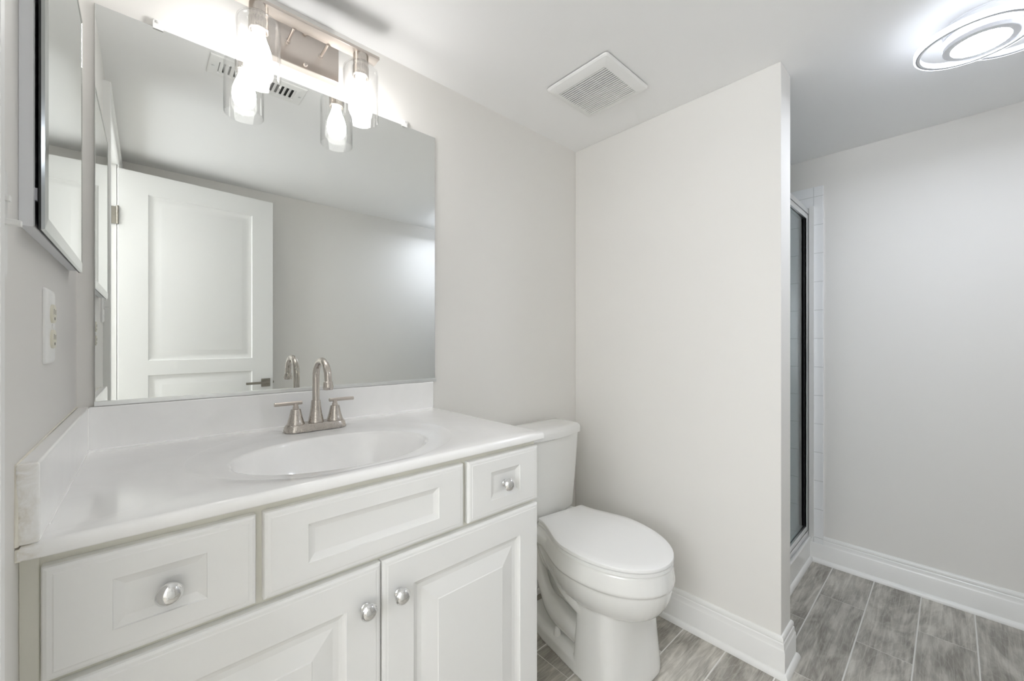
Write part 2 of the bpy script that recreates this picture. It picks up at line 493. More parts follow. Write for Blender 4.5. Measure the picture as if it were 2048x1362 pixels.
for hz in (1.785, 0.25):
    bm = bm_new()
    # leaf lying on the jamb, knuckles at the pin, screws
    box(bm, -0.040, -0.0035, -0.0005, 0.0012, hz-0.044, hz+0.044)
    for k in range(5):
        z = hz-0.044+k*0.0178
        lathe(bm, [(0.0050, 0.0004), (0.0050, 0.0172)], (-0.0025, 0.0045, z), (0, 0, 1), 14, True, True)
    lathe(bm, [(0.0052, 0), (0.0052, 0.003), (0.002, 0.005)], (-0.0025, 0.0045, hz+0.045), (0, 0, 1), 12, True, True)
    for dz in (-0.032, 0.0, 0.032):
        lathe(bm, [(0.0042, 0.0), (0.0042, 0.0010), (0.001, 0.0014)], (-0.025 if dz else -0.015, 0.0010, hz+dz), (0, 1, 0), 12, True, True)
    child('door_hinge', bm, 'nickel_dark', door, smooth=True)

# ------------------------------------------------------------------ shower
bm = bm_new()
box(bm, XR-0.008, XR, -0.849, 0.0, 0.097, 1.978)
box(bm, XQ+0.008, XR-0.008, -0.008, 0.0, 0.0, 1.978)
box(bm, XQ, XQ+0.008, -0.775, 0.0, 0.0, 1.978)
struct(obj('wall_shower', bm, 'tile', bevel=0.002))
bm = bm_new(); box(bm, XQ+0.008, XR-0.008, -0.70, -0.008, 0.0, 0.05)
lathe(bm, [(0.04, 0.0502), (0.038, 0.052)], ((XQ+XR)/2, -0.38, 0), (0, 0, 1), 24, True, True)
struct(obj('trim_3', bm, 'plastic', bevel=0.006))
bm = bm_new(); sweep(bm, [(XQ, -0.794), (XR, -0.794)], [(0, 0), (0, 0.112), (0.006, 0.118), (0.006, 0.126), (0.002, 0.130), (-0.094, 0.134), (-0.094, 0)], -1)
curb = struct(obj('trim_4', bm, 'trim', bevel=0.003))
bm = bm_new(); sweep(bm, [(XQ+0.014, -0.780), (XR-0.014, -0.780)], SHOE, -1)
obj('shoe_molding', bm, 'trim', curb, smooth=True, angle=30)

sh = thing('shower_enclosure', (2.3, -0.77, 0.133), 'framed glass shower enclosure set behind the partition wall', 'shower door')
def frame_rect(x0, x1, z0, z1, wd, y0, y1):
    return boxes((x0, x0+wd, y0, y1, z0, z1), (x1-wd, x1, y0, y1, z0, z1),
                 (x0+wd, x1-wd, y0, y1, z0, z0+wd), (x0+wd, x1-wd, y0, y1, z1-wd, z1))
SZ0, SZ1 = 0.134, 1.862
obj('outer_frame', frame_rect(XQ+0.008, XR-0.008, SZ0, SZ1, 0.026, -0.790, -0.750), 'alu', sh, bevel=0.002)
obj('gasket', frame_rect(XQ+0.034, XR-0.034, SZ0+0.026, SZ1-0.026, 0.003, -0.782, -0.779), 'dark', sh)
dr = obj('glass_door', frame_rect(XQ+0.038, XR-0.038, SZ0+0.030, SZ1-0.030, 0.026, -0.789, -0.758), 'alu', sh, bevel=0.002)
obj('pane', boxes((XQ+0.062, XR-0.062, -0.777, -0.771, SZ0+0.054, SZ1-0.054)), 'shower_glass', dr)
obj('pane_seal', frame_rect(XQ+0.062, XR-0.062, SZ0+0.054, SZ1-0.054, 0.0025, -0.780, -0.7775), 'dark', dr)
bm = bm_new()
tube(bm, [(1.96, -0.79, 0.96), (1.96, -0.825, 0.965), (1.96, -0.825, 1.115), (1.96, -0.79, 1.12)], 0.007, 14)
obj('pull_handle', bm, 'chrome', dr, smooth=True)
bm = bm_new()
ring = [(-0.791, 0), (-0.799, 0.0), (-0.8075, -0.004), (-0.812, -0.010), (-0.812, -0.018), (-0.791, -0.018)]
loft(bm, [[(XR-0.008+d, y, z) for (y, d) in ring] for z in (SZ0-0.004, SZ1+0.012)])
obj('edge_trim', bm, 'trim', sh, smooth=True, angle=50)

# ------------------------------------------------------------------ vanity cabinet
YF, YB = -0.557, -0.539
v = thing('vanity_cabinet', (0.445, -0.27, 0), 'white bathroom vanity cabinet with raised-panel doors and chrome knobs under the sink top', 'cabinet')
CX1 = 0.889
bm = bm_new()
box(bm, 0.0, CX1, -0.460, 0.0, 0.0, 0.10)                     # toe kick
box(bm, 0.0, 0.016, -0.521, 0.0, 0.10, 0.896)
box(bm, CX1-0.016, CX1, -0.521, 0.0, 0.10, 0.896)
box(bm, 0.016, CX1-0.016, -0.521, 0.0, 0.10, 0.116)
obj('carcass', bm, 'carcass', v)
bm = bm_new()
box(bm, 0.0, CX1, -0.5385, -0.521, 0.872, 0.896)
box(bm, 0.0, CX1, -0.5385, -0.521, 0.715, 0.757)
box(bm, 0.0, CX1, -0.5385, -0.521, 0.10, 0.135)
for a, b in ((0.0, 0.040), (0.225, 0.272), (0.630, 0.672), (0.850, CX1)):
    box(bm, a, b, -0.5385, -0.521, 0.757, 0.872)
for a, b in ((0.0, 0.040), (0.430, 0.470), (0.850, CX1)):
    box(bm, a, b, -0.5385, -0.521, 0.135, 0.715)
obj('face_frame', bm, 'carcass', v)
obj('filler_strip', boxes((0.0, 0.0165, -0.5415, -0.5385, 0.0, 0.8955)), 'carcass', v, bevel=0.001)

E_ = 0.011
def edge(): return [(0, 0, YF+0.006), (0.0015, 0.0015, YF+0.0028), (0.005, 0.005, YF+0.0012), (0.0095, 0.0095, YF+0.0008), (0.0110, 0.0110, YF)]
def recess(ix, iz): return [(ix, iz, YF), (ix+0.001, iz+0.001, YF+0.0022), (ix+0.0055, iz+0.0055, YF+0.0042), (ix+0.012, iz+0.012, YF+0.0062), (ix+0.014, iz+0.014, YF+0.0064)]
def knob(x, z, y, parent):
    bm = bm_new()
    lathe(bm, [(0.0001, -0.001), (0.0095, -0.001), (0.0095, 0.0015), (0.0088, 0.0028), (0.0062, 0.0042), (0.0055, 0.0075), (0.0060, 0.0115),
               (0.0095, 0.0135), (0.0138, 0.0150), (0.0158, 0.0172), (0.0160, 0.0192), (0.0150, 0.0210), (0.0146, 0.0213), (0.0138, 0.0228), (0.0115, 0.0252), (0.0080, 0.0270), (0.0040, 0.0279), (0.0001, 0.0282)],
          (x, y, z), (0, -1, 0), 40)
    k = obj('knob', bm, 'chrome', None, smooth=True, angle=40)
    k.parent = parent; k['label'] = 'round polished chrome knob'
    return k
def front(name, x0, x1, z0, z1, prof, label=None):
    bm = bm_new(); panel_front(bm, x0, x1, z0, z1, YB, prof)
    o = obj(name, bm, 'cab', v, smooth=True, angle=8)
    return o
# parts parented to the empty carry its inverse, so children of parts use world coordinates too
def sub(o, parent):
    o.parent = parent; return o
dl = front('drawer', 0.0189, 0.2430, 0.7390, 0.8805, edge()+recess(0.062, 0.037))
knob(0.1375, 0.8055, YF+0.0064, dl)
dm = front('false_drawer_front', 0.2535, 0.6462, 0.7390, 0.8805, edge()+recess(0.066, 0.037))
dr_ = front('drawer', 0.6585, 0.8865, 0.7390, 0.8805, edge()+recess(0.066, 0.037))
knob(0.7735, 0.8055, YF+0.0064, dr_)
def raised(i):
    return [(i, i, YF), (i+0.001, i+0.001, YF+0.0035), (i+0.006, i+0.006, YF+0.0062), (i+0.012, i+0.012, YF+0.0080), (i+0.022, i+0.022, YF+0.0082),
            (i+0.026, i+0.026, YF+0.0072), (i+0.058, i+0.058, YF+0.0016), (i+0.0595, i+0.0595, YF+0.0003)]
da = front('cabinet_door', 0.0189, 0.4500, 0.108, 0.7285, edge()+raised(0.066))
knob(0.4180, 0.6560, YF, da)
db = front('cabinet_door', 0.4530, 0.8865, 0.108, 0.7285, edge()+raised(0.066))
knob(0.4860, 0.6560, YF, db)

# ------------------------------------------------------------------ vanity top with integral basin
ZT = 0.916
t = thing('sink_countertop', (0.45, -0.28, 0.896), 'glossy white cultured marble vanity top with integral oval basin', 'countertop')
X0, X1, Y0, Y1 = 0.002, 0.9015, -0.564, -0.0005
cx, cy = 0.440, -0.358
n = 160
angs = [2*PI*k/n for k in range(n)]
corner = [math.atan2(yy-cy, xx-cx) % (2*PI) for xx in (X0, X1) for yy in (Y0, Y1)]
for c in corner:
    k = min(range(n), key=lambda i: abs((angs[i]-c+PI) % (2*PI)-PI)); angs[k] = c
angs.sort()
def ell(a, ax, ay, ox, oy):  # ray from (cx,cy) to the ellipse centred (ox,oy)
    dx, dy = math.cos(a), math.sin(a); px, py = cx-ox, cy-oy
    A = (dx/ax)**2+(dy/ay)**2; B = 2*(px*dx/ax**2+py*dy/ay**2); Cc = (px/ax)**2+(py/ay)**2-1
    s = (-B+math.sqrt(B*B-4*A*Cc))/(2*A); return (cx+dx*s, cy+dy*s)
def rectp(a, ins):
    dx, dy = math.cos(a), math.sin(a); s = 1e9
    if dx > 1e-9: s = min(s, (X1-cx)/dx)
    if dx < -1e-9: s = min(s, (X0-cx)/dx)
    if dy > 1e-9: s = min(s, (Y1-cy)/dy)
    if dy < -1e-9: s = min(s, (Y0-cy)/dy)
    x, y = cx+dx*s, cy+dy*s
    return (min(max(x, X0+ins), X1-ins), min(max(y, Y0+ins), Y1-ins))
LX, LY = 0.206, 0.152
rings = []
for s, dz in [(0.03, -0.130), (0.15, -0.1295), (0.32, -0.127), (0.48, -0.122), (0.61, -0.114), (0.72, -0.102), (0.80, -0.088), (0.865, -0.070), (0.91, -0.052), (0.945, -0.034), (0.967, -0.020), (0.982, -0.0115), (0.995, -0.0065), (1.012, -0.0042), (1.035, -0.0034)]:
    rings.append([(cx+LX*s*math.cos(a2), cy+LY*s*math.sin(a2), ZT+dz) for a2 in [math.atan2(math.sin(a)/LY, math.cos(a)/LX) for a in angs]])
outer = []
for a in angs:
    ox, oy = 0.45, -0.31
    p = ell(a, 0.285, 0.245, ox, oy)
    if p[1] < -0.545: q = (-0.545-cy)/(p[1]-cy); p = (cx+(p[0]-cx)*q, -0.545)
    if p[1] > -0.035: q = (-0.035-cy)/(p[1]-cy); p = (cx+(p[0]-cx)*q, -0.035)
    outer.append(p)
lip = [(r[0], r[1]) for r in rings[-1]]
def mixr(A, B, f, z): return [(a[0]+(b[0]-a[0])*f, a[1]+(b[1]-a[1])*f, z) for a, b in zip(A, B)]
rings.append(mixr(lip, outer, 0.5, ZT-0.0026))
rings.append(mixr(lip, outer, 0.93, ZT-0.0010))
rings.append(mixr(lip, outer, 0.98, ZT-0.0003))
rings.append(mixr(lip, outer, 1.0, ZT))
r0 = [rectp(a, 0.008) for a in angs]
rings.append(mixr(outer, r0, 0.5, ZT)); rings.append([(p[0], p[1], ZT) for p in r0])
for ins, z in ((0.005, ZT-0.0006), (0.0024, ZT-0.0022), (0.0007, ZT-0.0050), (0.0, ZT-0.008), (0.0, ZT-0.017), (0.0015, ZT-0.0195), (0.004, ZT-0.020), (0.05, ZT-0.020)):
    rings.append([(*rectp(a, ins), z) for a in angs])
bm = bm_new(); loft(bm, rings, True, False)
obj('countertop', bm, 'top', t, smooth=True, angle=50)
obj('backsplash', boxes((X0+0.017, 0.8925, -0.020, -0.0005, ZT-0.001, 1.0115)), 'top', t, bevel=0.003, segs=3)
obj('side_splash', boxes((X0-0.0015, X0+0.0175, -0.563, -0.0005, ZT-0.001, 1.0115)), 'top', t, bevel=0.003, segs=3)
bm = bm_new(); tube(bm, [(0.0195, -0.5, ZT), (0.0195, -0.022, ZT)], 0.0018, 8); tube(bm, [(0.02, -0.0215, ZT), (0.885, -0.0215, ZT)], 0.0022, 8)
tube(bm, [(0.0195, -0.0205, ZT), (0.0195, -0.0205, 1.009)], 0.0012, 8)
obj('caulk_bead', bm, 'top', t, smooth=True)
bm = bm_new()
box(bm, 0.0002, 0.0045, -0.5635, -0.545, 0.897, 0.912)
tube(bm, [(0.0008, -0.562, 0.915), (0.0012, -0.562, 0.96), (0.0008, -0.560, 1.010), (0.0008, -0.3, 1.0125), (0.0008, -0.004, 1.0125)], [0.0026, 0.0022, 0.002, 0.0015, 0.0015], 8)
o = obj('wall_caulk', bm, 'caulk', t, smooth=True); o['label'] = 'yellowed caulk along the wall'
bm = bm_new()
lathe(bm, [(0.0001, -0.1235), (0.012, -0.1237), (0.017, -0.1245), (0.021, -0.1255), (0.0225, -0.127), (0.0225, -0.130)], (cx, cy, ZT), (0, 0, 1), 32)
obj('drain', bm, 'chrome', t, smooth=True)

# ------------------------------------------------------------------ faucet
FX, FY, FZ = 0.4635, -0.105, ZT-0.0012
f = thing('faucet', (FX, FY, FZ), 'brushed nickel two-handle faucet with high arc spout on the sink deck', 'faucet')
def stadium(L, r, z, n=14, ox=FX, oy=FY):
    P = []
    for k in range(n+1):
        a = -PI/2+PI*k/n; P.append((ox+L+r*math.cos(a), oy+r*math.sin(a), z))
    for k in range(n+1):
        a = PI/2+PI*k/n; P.append((ox-L+r*math.cos(a), oy+r*math.sin(a), z))
    return P
bm = bm_new()
loft(bm, [stadium(0.0530, 0.0285, FZ), stadium(0.0530, 0.0285, FZ+0.003), stadium(0.0520, 0.0262, FZ+0.014), stadium(0.0512, 0.0246, FZ+0.0175), stadium(0.0508, 0.0236, FZ+0.019), stadium(0.0500, 0.0215, FZ+0.0195)])
obj('base_plate', bm, 'nickel', f, smooth=True, angle=30)
bz = FZ+0.019
bm = bm_new()
lathe(bm, [(0.0205, 0), (0.0205, 0.0015), (0.0185, 0.010), (0.0158, 0.024), (0.0135, 0.040), (0.0120, 0.056), (0.0118, 0.0595), (0.0112, 0.0605), (0.0095, 0.0605)], (FX, FY, bz), (0, 0, 1), 36, True, True)
obj('spout_base', bm, 'nickel', f, smooth=True, angle=30)
path = [(FX, FY, bz+0.055), (FX, FY, 1.02), (FX, FY, 1.052)]
R = 0.0505; czr = 1.058; cyr = FY-R
for k in range(0, 13):
    a = PI*0.93*k/12
    path.append((FX, cyr+R*math.cos(a), czr+0.0475*math.sin(a)*1.0))
path.append((FX, cyr-R*1.005, czr-0.014))
bm = bm_new()
tube(bm, catmull(path[:2]+path[2:], 3), 0.0092, 24)
sp = obj('spout', bm, 'nickel', f, smooth=True, angle=50)
tipy, tipz = path[-1][1], path[-1][2]
bm = bm_new()
lathe(bm, [(0.0092, 0.010), (0.0112, 0.008), (0.0118, 0.002), (0.0130, -0.004), (0.0130, -0.0065), (0.0122, -0.0085), (0.0118, -0.0120), (0.0095, -0.0125), (0.0092, -0.008)], (FX, tipy, tipz), (0, 0, 1), 28, True, True)
sub(obj('aerator', bm, 'nickel', None, smooth=True, angle=30), sp)
for hx, x0, x1, ang in ((FX-0.0510, -0.0525, 0.0160, 0.06), (FX+0.0510, -0.0160, 0.0525, -0.06)):
    bm = bm_new()
    lathe(bm, [(0.0220, 0), (0.0220, 0.0015), (0.0195, 0.008), (0.0165, 0.019), (0.0140, 0.031), (0.0125, 0.0385), (0.0120, 0.0405), (0.0105, 0.0412)], (hx, FY, bz), (0, 0, 1), 36, True, True)
    hd = obj('handle', bm, 'nickel', f, smooth=True, angle=30)
    bm = bm_new()
    lathe(bm, [(0.0075, 0.040), (0.0075, 0.0475), (0.0062, 0.0480), (0.0062, 0.056)], (hx, FY, bz), (0, 0, 1), 20, True, True)
    zc = bz+0.0575
    lathe(bm, [(0.0040, x0), (0.0050, x0+0.001), (0.0050, x1-0.001), (0.0040, x1)], (hx, FY, zc), (math.cos(ang), math.sin(ang), 0), 20, True, True)
    sub(obj('lever', bm, 'nickel_x', None, smooth=True, angle=30), hd)

# ------------------------------------------------------------------ big wall mirror
m = thing('wall_mirror', (0.468, -0.003, 1.012), 'large frameless wall mirror above the vanity top', 'mirror')
MX0, MX1, MZ0, MZ1 = 0.0285, 0.9065, 1.0155, 1.9160
bm = bm_new(); box(bm, MX0, MX1, -0.0065, -0.0005, MZ0, MZ1)
gl = obj('mirror_glass', bm, 'mirror', m, bevel=0.0008, segs=1)
obj('backing_edge', boxes((MX0-0.0008, MX1+0.0008, -0.0045, -0.0004, MZ0-0.001, MZ1+0.0008)), 'mirror_edge', m)
bm = bm_new()
box(bm, MX0-0.001, MX1+0.004, -0.0100, -0.0068, 1.0118, 1.0225)
box(bm, MX0-0.001, MX1+0.004, -0.0068, -0.0004, 1.0118, 1.0145)
o = obj('bottom_channel', bm, 'alu', m, bevel=0.0006)
for x in (0.1348, 0.7830):
    bm = bm_new()
    loft(bm, [[(x+0.0095*a, -y, 1.9225+0.0115*b) for a, b in ((-1,-1),(1,-1),(1,.4),(.6,1),(-.6,1),(-1,.4))] for y in (0.0068, 0.0098)])
    loft(bm, [[(x+0.0085*a, -y, 1.9265+0.008*b) for a, b in ((-1,-1),(1,-1),(1,1),(-1,1))] for y in (0.0005, 0.0068)])
    lathe(bm, [(0.0036, 0.0095), (0.0036, 0.0115), (0.001, 0.0125)], (x, 0, 1.9275), (0, -1, 0), 14, True, True)
    obj('mirror_clip', bm, 'plastic', m)

# ------------------------------------------------------------------ recessed medicine cabinet on the left wall
mc = thing('medicine_cabinet', (0.0, -0.337, 1.30), 'mirrored medicine cabinet standing slightly ajar on the left wall', 'cabinet')
A0, A1, B0, B1 = -0.543, -0.128, 1.297, 1.800
bm = bm_new()
def xring(x, i): return [(x, A0+i, B0+i), (x, A1-i, B0+i), (x, A1-i, B1-i), (x, A0+i, B1-i)]
loft(bm, [xring(0.0003, 0), xring(0.0118, 0.0), xring(0.0128, 0.001), xring(0.0128, 0.006), xring(0.0004, 0.010)])
obj('cabinet_body', bm, 'lamp_white', mc, smooth=True, angle=20)
bm = bm_new()
def hx(y): return 0.0138 + 0.0022*(A1-y)/(A1-A0)   # door opens a touch at its near side
D0, D1, E0, E1 = A0-0.003, A1+0.003, B0-0.003, B1+0.003
def dring(dx, i): return [(hx(D0+i)+dx, D0+i, E0+i), (hx(D1-i)+dx, D1-i, E0+i), (hx(D1-i)+dx, D1-i, E1-i), (hx(D0+i)+dx, D0+i, E1-i)]
loft(bm, [dring(0.0003, 0.001), dring(0.0003, 0), dring(0.0022, 0)], True, True)
cd = obj('cabinet_door', bm, 'dark', mc)
bm = bm_new(); loft(bm, [dring(0.0022, 0.0), dring(0.0050, 0.002), dring(0.0062, 0.018), dring(0.0058, 0.0185)], False, True)
g2 = obj('door_mirror', bm, 'mirror', None); sub(g2, cd)
bm = bm_new(); loft(bm, [dring(0.0024, -0.0005), dring(0.0053, 0.0018), dring(0.00645, 0.0178)], False, False)
sub(obj('bevelled_edge', bm, 'mirror_edge', None), cd)
bm = bm_new()
box(bm, 0.0126, 0.0150, A0+0.001, A0+0.008, 1.330, 1.345)
obj('bumper', bm, 'lamp_grey', mc)
obj('bumper', boxes((0.0126, 0.0150, A0+0.001, A0+0.008, 1.725, 1.745)), 'lamp_grey', mc)

# ------------------------------------------------------------------ outlet and switch on the left wall
ou = thing('outlet', (0.0, -0.358, 1.18), 'white duplex outlet plate with almond receptacles below the medicine cabinet', 'outlet')
def plate_x(y0, y1, z0, z1, th=0.0055):
    bm = bm_new()
    def rr(x, i, r=0.005):
        P = []
        for (cy_, cz_, a0) in ((y1-i-r, z0+i+r, -90), (y1-i-r, z1-i-r, 0), (y0+i+r, z1-i-r, 90), (y0+i+r, z0+i+r, 180)):
            for k in range(4):
                a = math.radians(a0+30*k); P.append((x, cy_+r*math.cos(a), cz_+r*math.sin(a)))
        return P
    loft(bm, [rr(0.0002, 0), rr(0.0022, 0), rr(th*0.8, 0.0015), rr(th, 0.005)])
    return bm
obj('cover_plate', plate_x(-0.393, -0.323, 1.1225, 1.2375), 'plastic', ou, smooth=True, angle=50)
for z in (1.1995, 1.1605):
    bm = bm_new()
    loft(bm, [[(x, -0.358+0.0172*s*math.copysign(abs(math.cos(a))**0.7, math.cos(a)), z+0.0145*s*math.sin(a)) for a in [2*PI*k/28 for k in range(28)]] for x, s in ((0.004, 1), (0.0078, 1), (0.0086, 0.93))])
    r_ = obj('receptacle', bm, 'almond', ou, smooth=True, angle=50)
    bm = boxes((0.0084, 0.0088, -0.3655, -0.3635, z-0.001, z+0.0075), (0.0084, 0.0088, -0.3525, -0.3510, z-0.001, z+0.0065))
    lathe(bm, [(0.0024, 0.0084), (0.0024, 0.0088)], (0, -0.358, z-0.0075), (1, 0, 0), 12, True, True)
    sub(obj('slot', bm, 'void', None), r_)
bm = bm_new(); lathe(bm, [(0.0034, 0.0050), (0.0034, 0.0066), (0.0020, 0.0073)], (0, -0.358, 1.18), (1, 0, 0), 14, True, True)
obj('screw', bm, 'plastic', ou)

sw = thing('light_switch', (0.0, -0.655, 1.28), 'white switch plate with two toggle levers at the left edge of the photo', 'light switch')
SY = -0.657
obj('cover_plate', plate_x(SY-0.035, SY+0.035, 1.2225, 1.3380), 'plastic', sw, smooth=True, angle=50)
for z, up, ln in ((1.301, -0.12, 0.0065), (1.277, -0.05, 0.0135)):
    bm = bm_new()
    loft(bm, [[(0.0045, SY+a*0.0050, z+b*0.010) for a, b in ((-1,-1),(1,-1),(1,1),(-1,1))], [(0.0085, SY+a*0.0042, z+b*0.009) for a, b in ((-1,-1),(1,-1),(1,1),(-1,1))]])
    box(bm, 0, ln, -0.0037, 0.0037, -0.0030, 0.0030, Matrix.Translation((0.006, SY, z)) @ Matrix.Rotation(-0.45*up, 4, 'Y'))
    obj('toggle', bm, 'plastic', sw, bevel=0.0008)
for z in (1.318, 1.289, 1.247):
    bm = bm_new(); lathe(bm, [(0.0030, 0.0050), (0.0030, 0.0062), (0.0016, 0.0068)], (0, SY, z), (1, 0, 0), 12, True, True)
    obj('screw', bm, 'alu', sw)

# ------------------------------------------------------------------ vanity light
VL = 0.4565; LY_ = -0.110
vl = thing('vanity_light', (VL, 0.0, 2.02), 'two-bulb brushed nickel vanity light with clear glass cylinder shades above the mirror', 'wall light')
bm = bm_new()
def yring(x0, x1, z0, z1, i, y): return [(x0+i, y, z0+i), (x1-i, y, z0+i), (x1-i, y, z1-i), (x0+i, y, z1-i)]
loft(bm, [yring(0.360, 0.553, 1.956, 2.084, 0, -0.0003), yring(0.360, 0.553, 1.956, 2.084, 0, -0.0235), yring(0.360, 0.553, 1.956, 2.084, 0.0015, -0.025)])
obj('back_plate', bm, 'nickel_x', vl)
obj('bar', boxes((0.274, 0.6365, -0.132, -0.090, 2.0115, 2.0205)), 'nickel_x', vl, bevel=0.0008, segs=1)
for x in (VL-0.0445, VL+0.0445):
    bm = bm_new()
    lathe(bm, [(0.0075, 0.024), (0.0075, 0.027), (0.0038, 0.028), (0.0038, 0.092), (0.0065, 0.093)], (x, 0, 2.0145), (0, -1, 0), 16, True, True)
    obj('arm', bm, 'nickel_x', vl, smooth=True)
for z in (1.966, 2.058):
    bm = bm_new()
    lathe(bm, [(0.0040, 0.024), (0.0040, 0.028), (0.0062, 0.029), (0.0062, 0.034), (0.0045, 0.037), (0.0001, 0.038)], (VL, 0, z), (0, -1, 0), 18, True, False)
    obj('finial', bm, 'nickel_x', vl, smooth=True)
for x in (VL-0.1310, VL+0.1310):
    bm = bm_new()
    lathe(bm, [(0.0215, 2.0115), (0.0215, 1.9900), (0.0210, 1.9895), (0.0210, 1.9780), (0.0228, 1.9775), (0.0228, 1.9500), (0.0215, 1.9480), (0.0185, 1.9480), (0.0185, 1.965)], (x, LY_, 0), (0, 0, 1), 36, True, True)
    s_ = obj('socket', bm, 'nickel', vl, smooth=True, angle=30)
    bm = bm_new()
    lathe(bm, [(0.0225, 1.9765), (0.036, 1.9765), (0.0440, 1.9745), (0.0480, 1.9690), (0.0495, 1.9600), (0.0495, 1.8210), (0.0488, 1.8195), (0.0478, 1.8195), (0.0471, 1.8210), (0.0471, 1.9590), (0.0458, 1.9670), (0.0425, 1.9720), (0.036, 1.9738), (0.0225, 1.9738)], (x, LY_, 0), (0, 0, 1), 56)
    obj('glass_shade', bm, 'clear', vl, smooth=True, angle=50)
    bm = bm_new()
    lathe(bm, [(0.0130, 1.9560), (0.0133, 1.9480), (0.0145, 1.9380), (0.0178, 1.9270), (0.0225, 1.9150), (0.0265, 1.9020), (0.0292, 1.8900), (0.0300, 1.8790), (0.0293, 1.8680), (0.0265, 1.8580), (0.0215, 1.8505), (0.0145, 1.8462), (0.0070, 1.8446), (0.0001, 1.8442)], (x, LY_, 0), (0, 0, 1), 36)
    b_ = obj('bulb', bm, 'bulb', vl, smooth=True, angle=80)
    bm = bm_new(); lathe(bm, [(0.0145, 1.9600), (0.0158, 1.9520), (0.0158, 1.9485), (0.0140, 1.9470), (0.0135, 1.9500)], (x, LY_, 0), (0, 0, 1), 28)
    sub(obj('bulb_collar', bm, 'plastic', None, smooth=True), b_)

# ------------------------------------------------------------------ exhaust fan grille
fan = thing('exhaust_fan', (1.388, -0.387, CEIL), 'square white slotted exhaust fan grille on the ceiling above the toilet', 'exhaust fan')
FXc, FYc, FH = 1.386, -0.388, 0.138
bm = bm_new()
def sq(h, z, r, hx_=None, hy_=None, cx_=FXc, cy_=FYc):
    P = []; ax = hx_ or h; ay = hy_ or h
    for (sx_, sy_, a0) in ((1,-1,-90), (1,1,0), (-1,1,90), (-1,-1,180)):
        for k in range(5):
            a = math.radians(a0+22.5*k); P.append((cx_+sx_*(ax-r)+r*math.cos(a), cy_+sy_*(ay-r)+r*math.sin(a), z))
    return P
OPX, OPY = 0.101, 0.104
loft(bm, [sq(FH, CEIL-0.003, 0.012), sq(FH, CEIL-0.008, 0.012), sq(FH-0.004, CEIL-0.0125, 0.010), sq(FH-0.024, CEIL-0.021, 0.008), sq(0, CEIL-0.0225, 0.001, OPX, OPY), sq(0, CEIL-0.016, 0.001, OPX, OPY)], False, False)
obj('grille_frame', bm, 'plastic', fan, smooth=True, angle=25)
NS = 19; pitch = 2*OPX/NS
for k in range(NS):
    x = FXc-OPX+(k+0.5)*pitch
    bm = bm_new()
    box(bm, x-0.0032, x+0.0032, FYc-OPY, FYc+OPY, CEIL-0.0222, CEIL-0.0200)
    obj('slat', bm, 'plastic', fan)
bm = bm_new()
for yy in (FYc-0.035, FYc+0.035): box(bm, FXc-OPX, FXc+OPX, yy-0.0012, yy+0.0012, CEIL-0.0200, CEIL-0.0180)
obj('grille_rib', bm, 'plastic', fan)
bm = bm_new(); box(bm, FXc-OPX-0.01, FXc+OPX+0.01, FYc-OPY-0.01, FYc+OPY+0.01, CEIL-0.006, CEIL-0.0005)
obj('fan_housing', bm, 'void', fan)
obj('filter_pad', boxes((FXc+0.002, FXc+OPX, FYc-OPY, FYc+OPY, CEIL-0.0145, CEIL-0.0065)), 'fan_in', fan)

# ------------------------------------------------------------------ ceiling air register (seen in the mirror)
rg = thing('air_register', (0.42, -0.455, CEIL), 'white slotted ceiling air register reflected at the top of the mirror', 'air vent')
RX0, RX1, RY0, RY1 = 0.272, 0.574, -0.515, -0.385
bm = bm_new()
def rc(i, z): return [(RX0+i, RY0+i, z), (RX1-i, RY0+i, z), (RX1-i, RY1-i, z), (RX0+i, RY1-i, z)]
loft(bm, [rc(0, CEIL-0.0006), rc(0, CEIL-0.003), rc(0.003, CEIL-0.006), rc(0.028, CEIL-0.008), rc(0.030, CEIL-0.0015)], False, False)
obj('register_frame', bm, 'plastic', rg)
obj('duct_opening', boxes((RX0+0.026, RX1-0.026, RY0+0.026, RY1-0.026, CEIL-0.0012, CEIL-0.0004)), 'void', rg)
for k in range(15):
    x = RX0+0.036+k*0.0165
    bm = bm_new()
    box(bm, -0.0052, 0.0052, RY0+0.028, RY1-0.028, -0.0007, 0.0007, Matrix.Translation((x, 0, CEIL-0.0050)) @ Matrix.Rotation(0.5 if k < 7 else -0.5, 4, 'Y'))
    obj('vane', bm, 'plastic', rg)
for x in (RX0+0.013, RX1-0.013):
    bm = bm_new(); lathe(bm, [(0.004, 0.0), (0.004, 0.0012)], (x, (RY0+RY1)/2, CEIL-0.0075), (0, 0, -1), 12, True, True)
    obj('screw', bm, 'alu', rg)

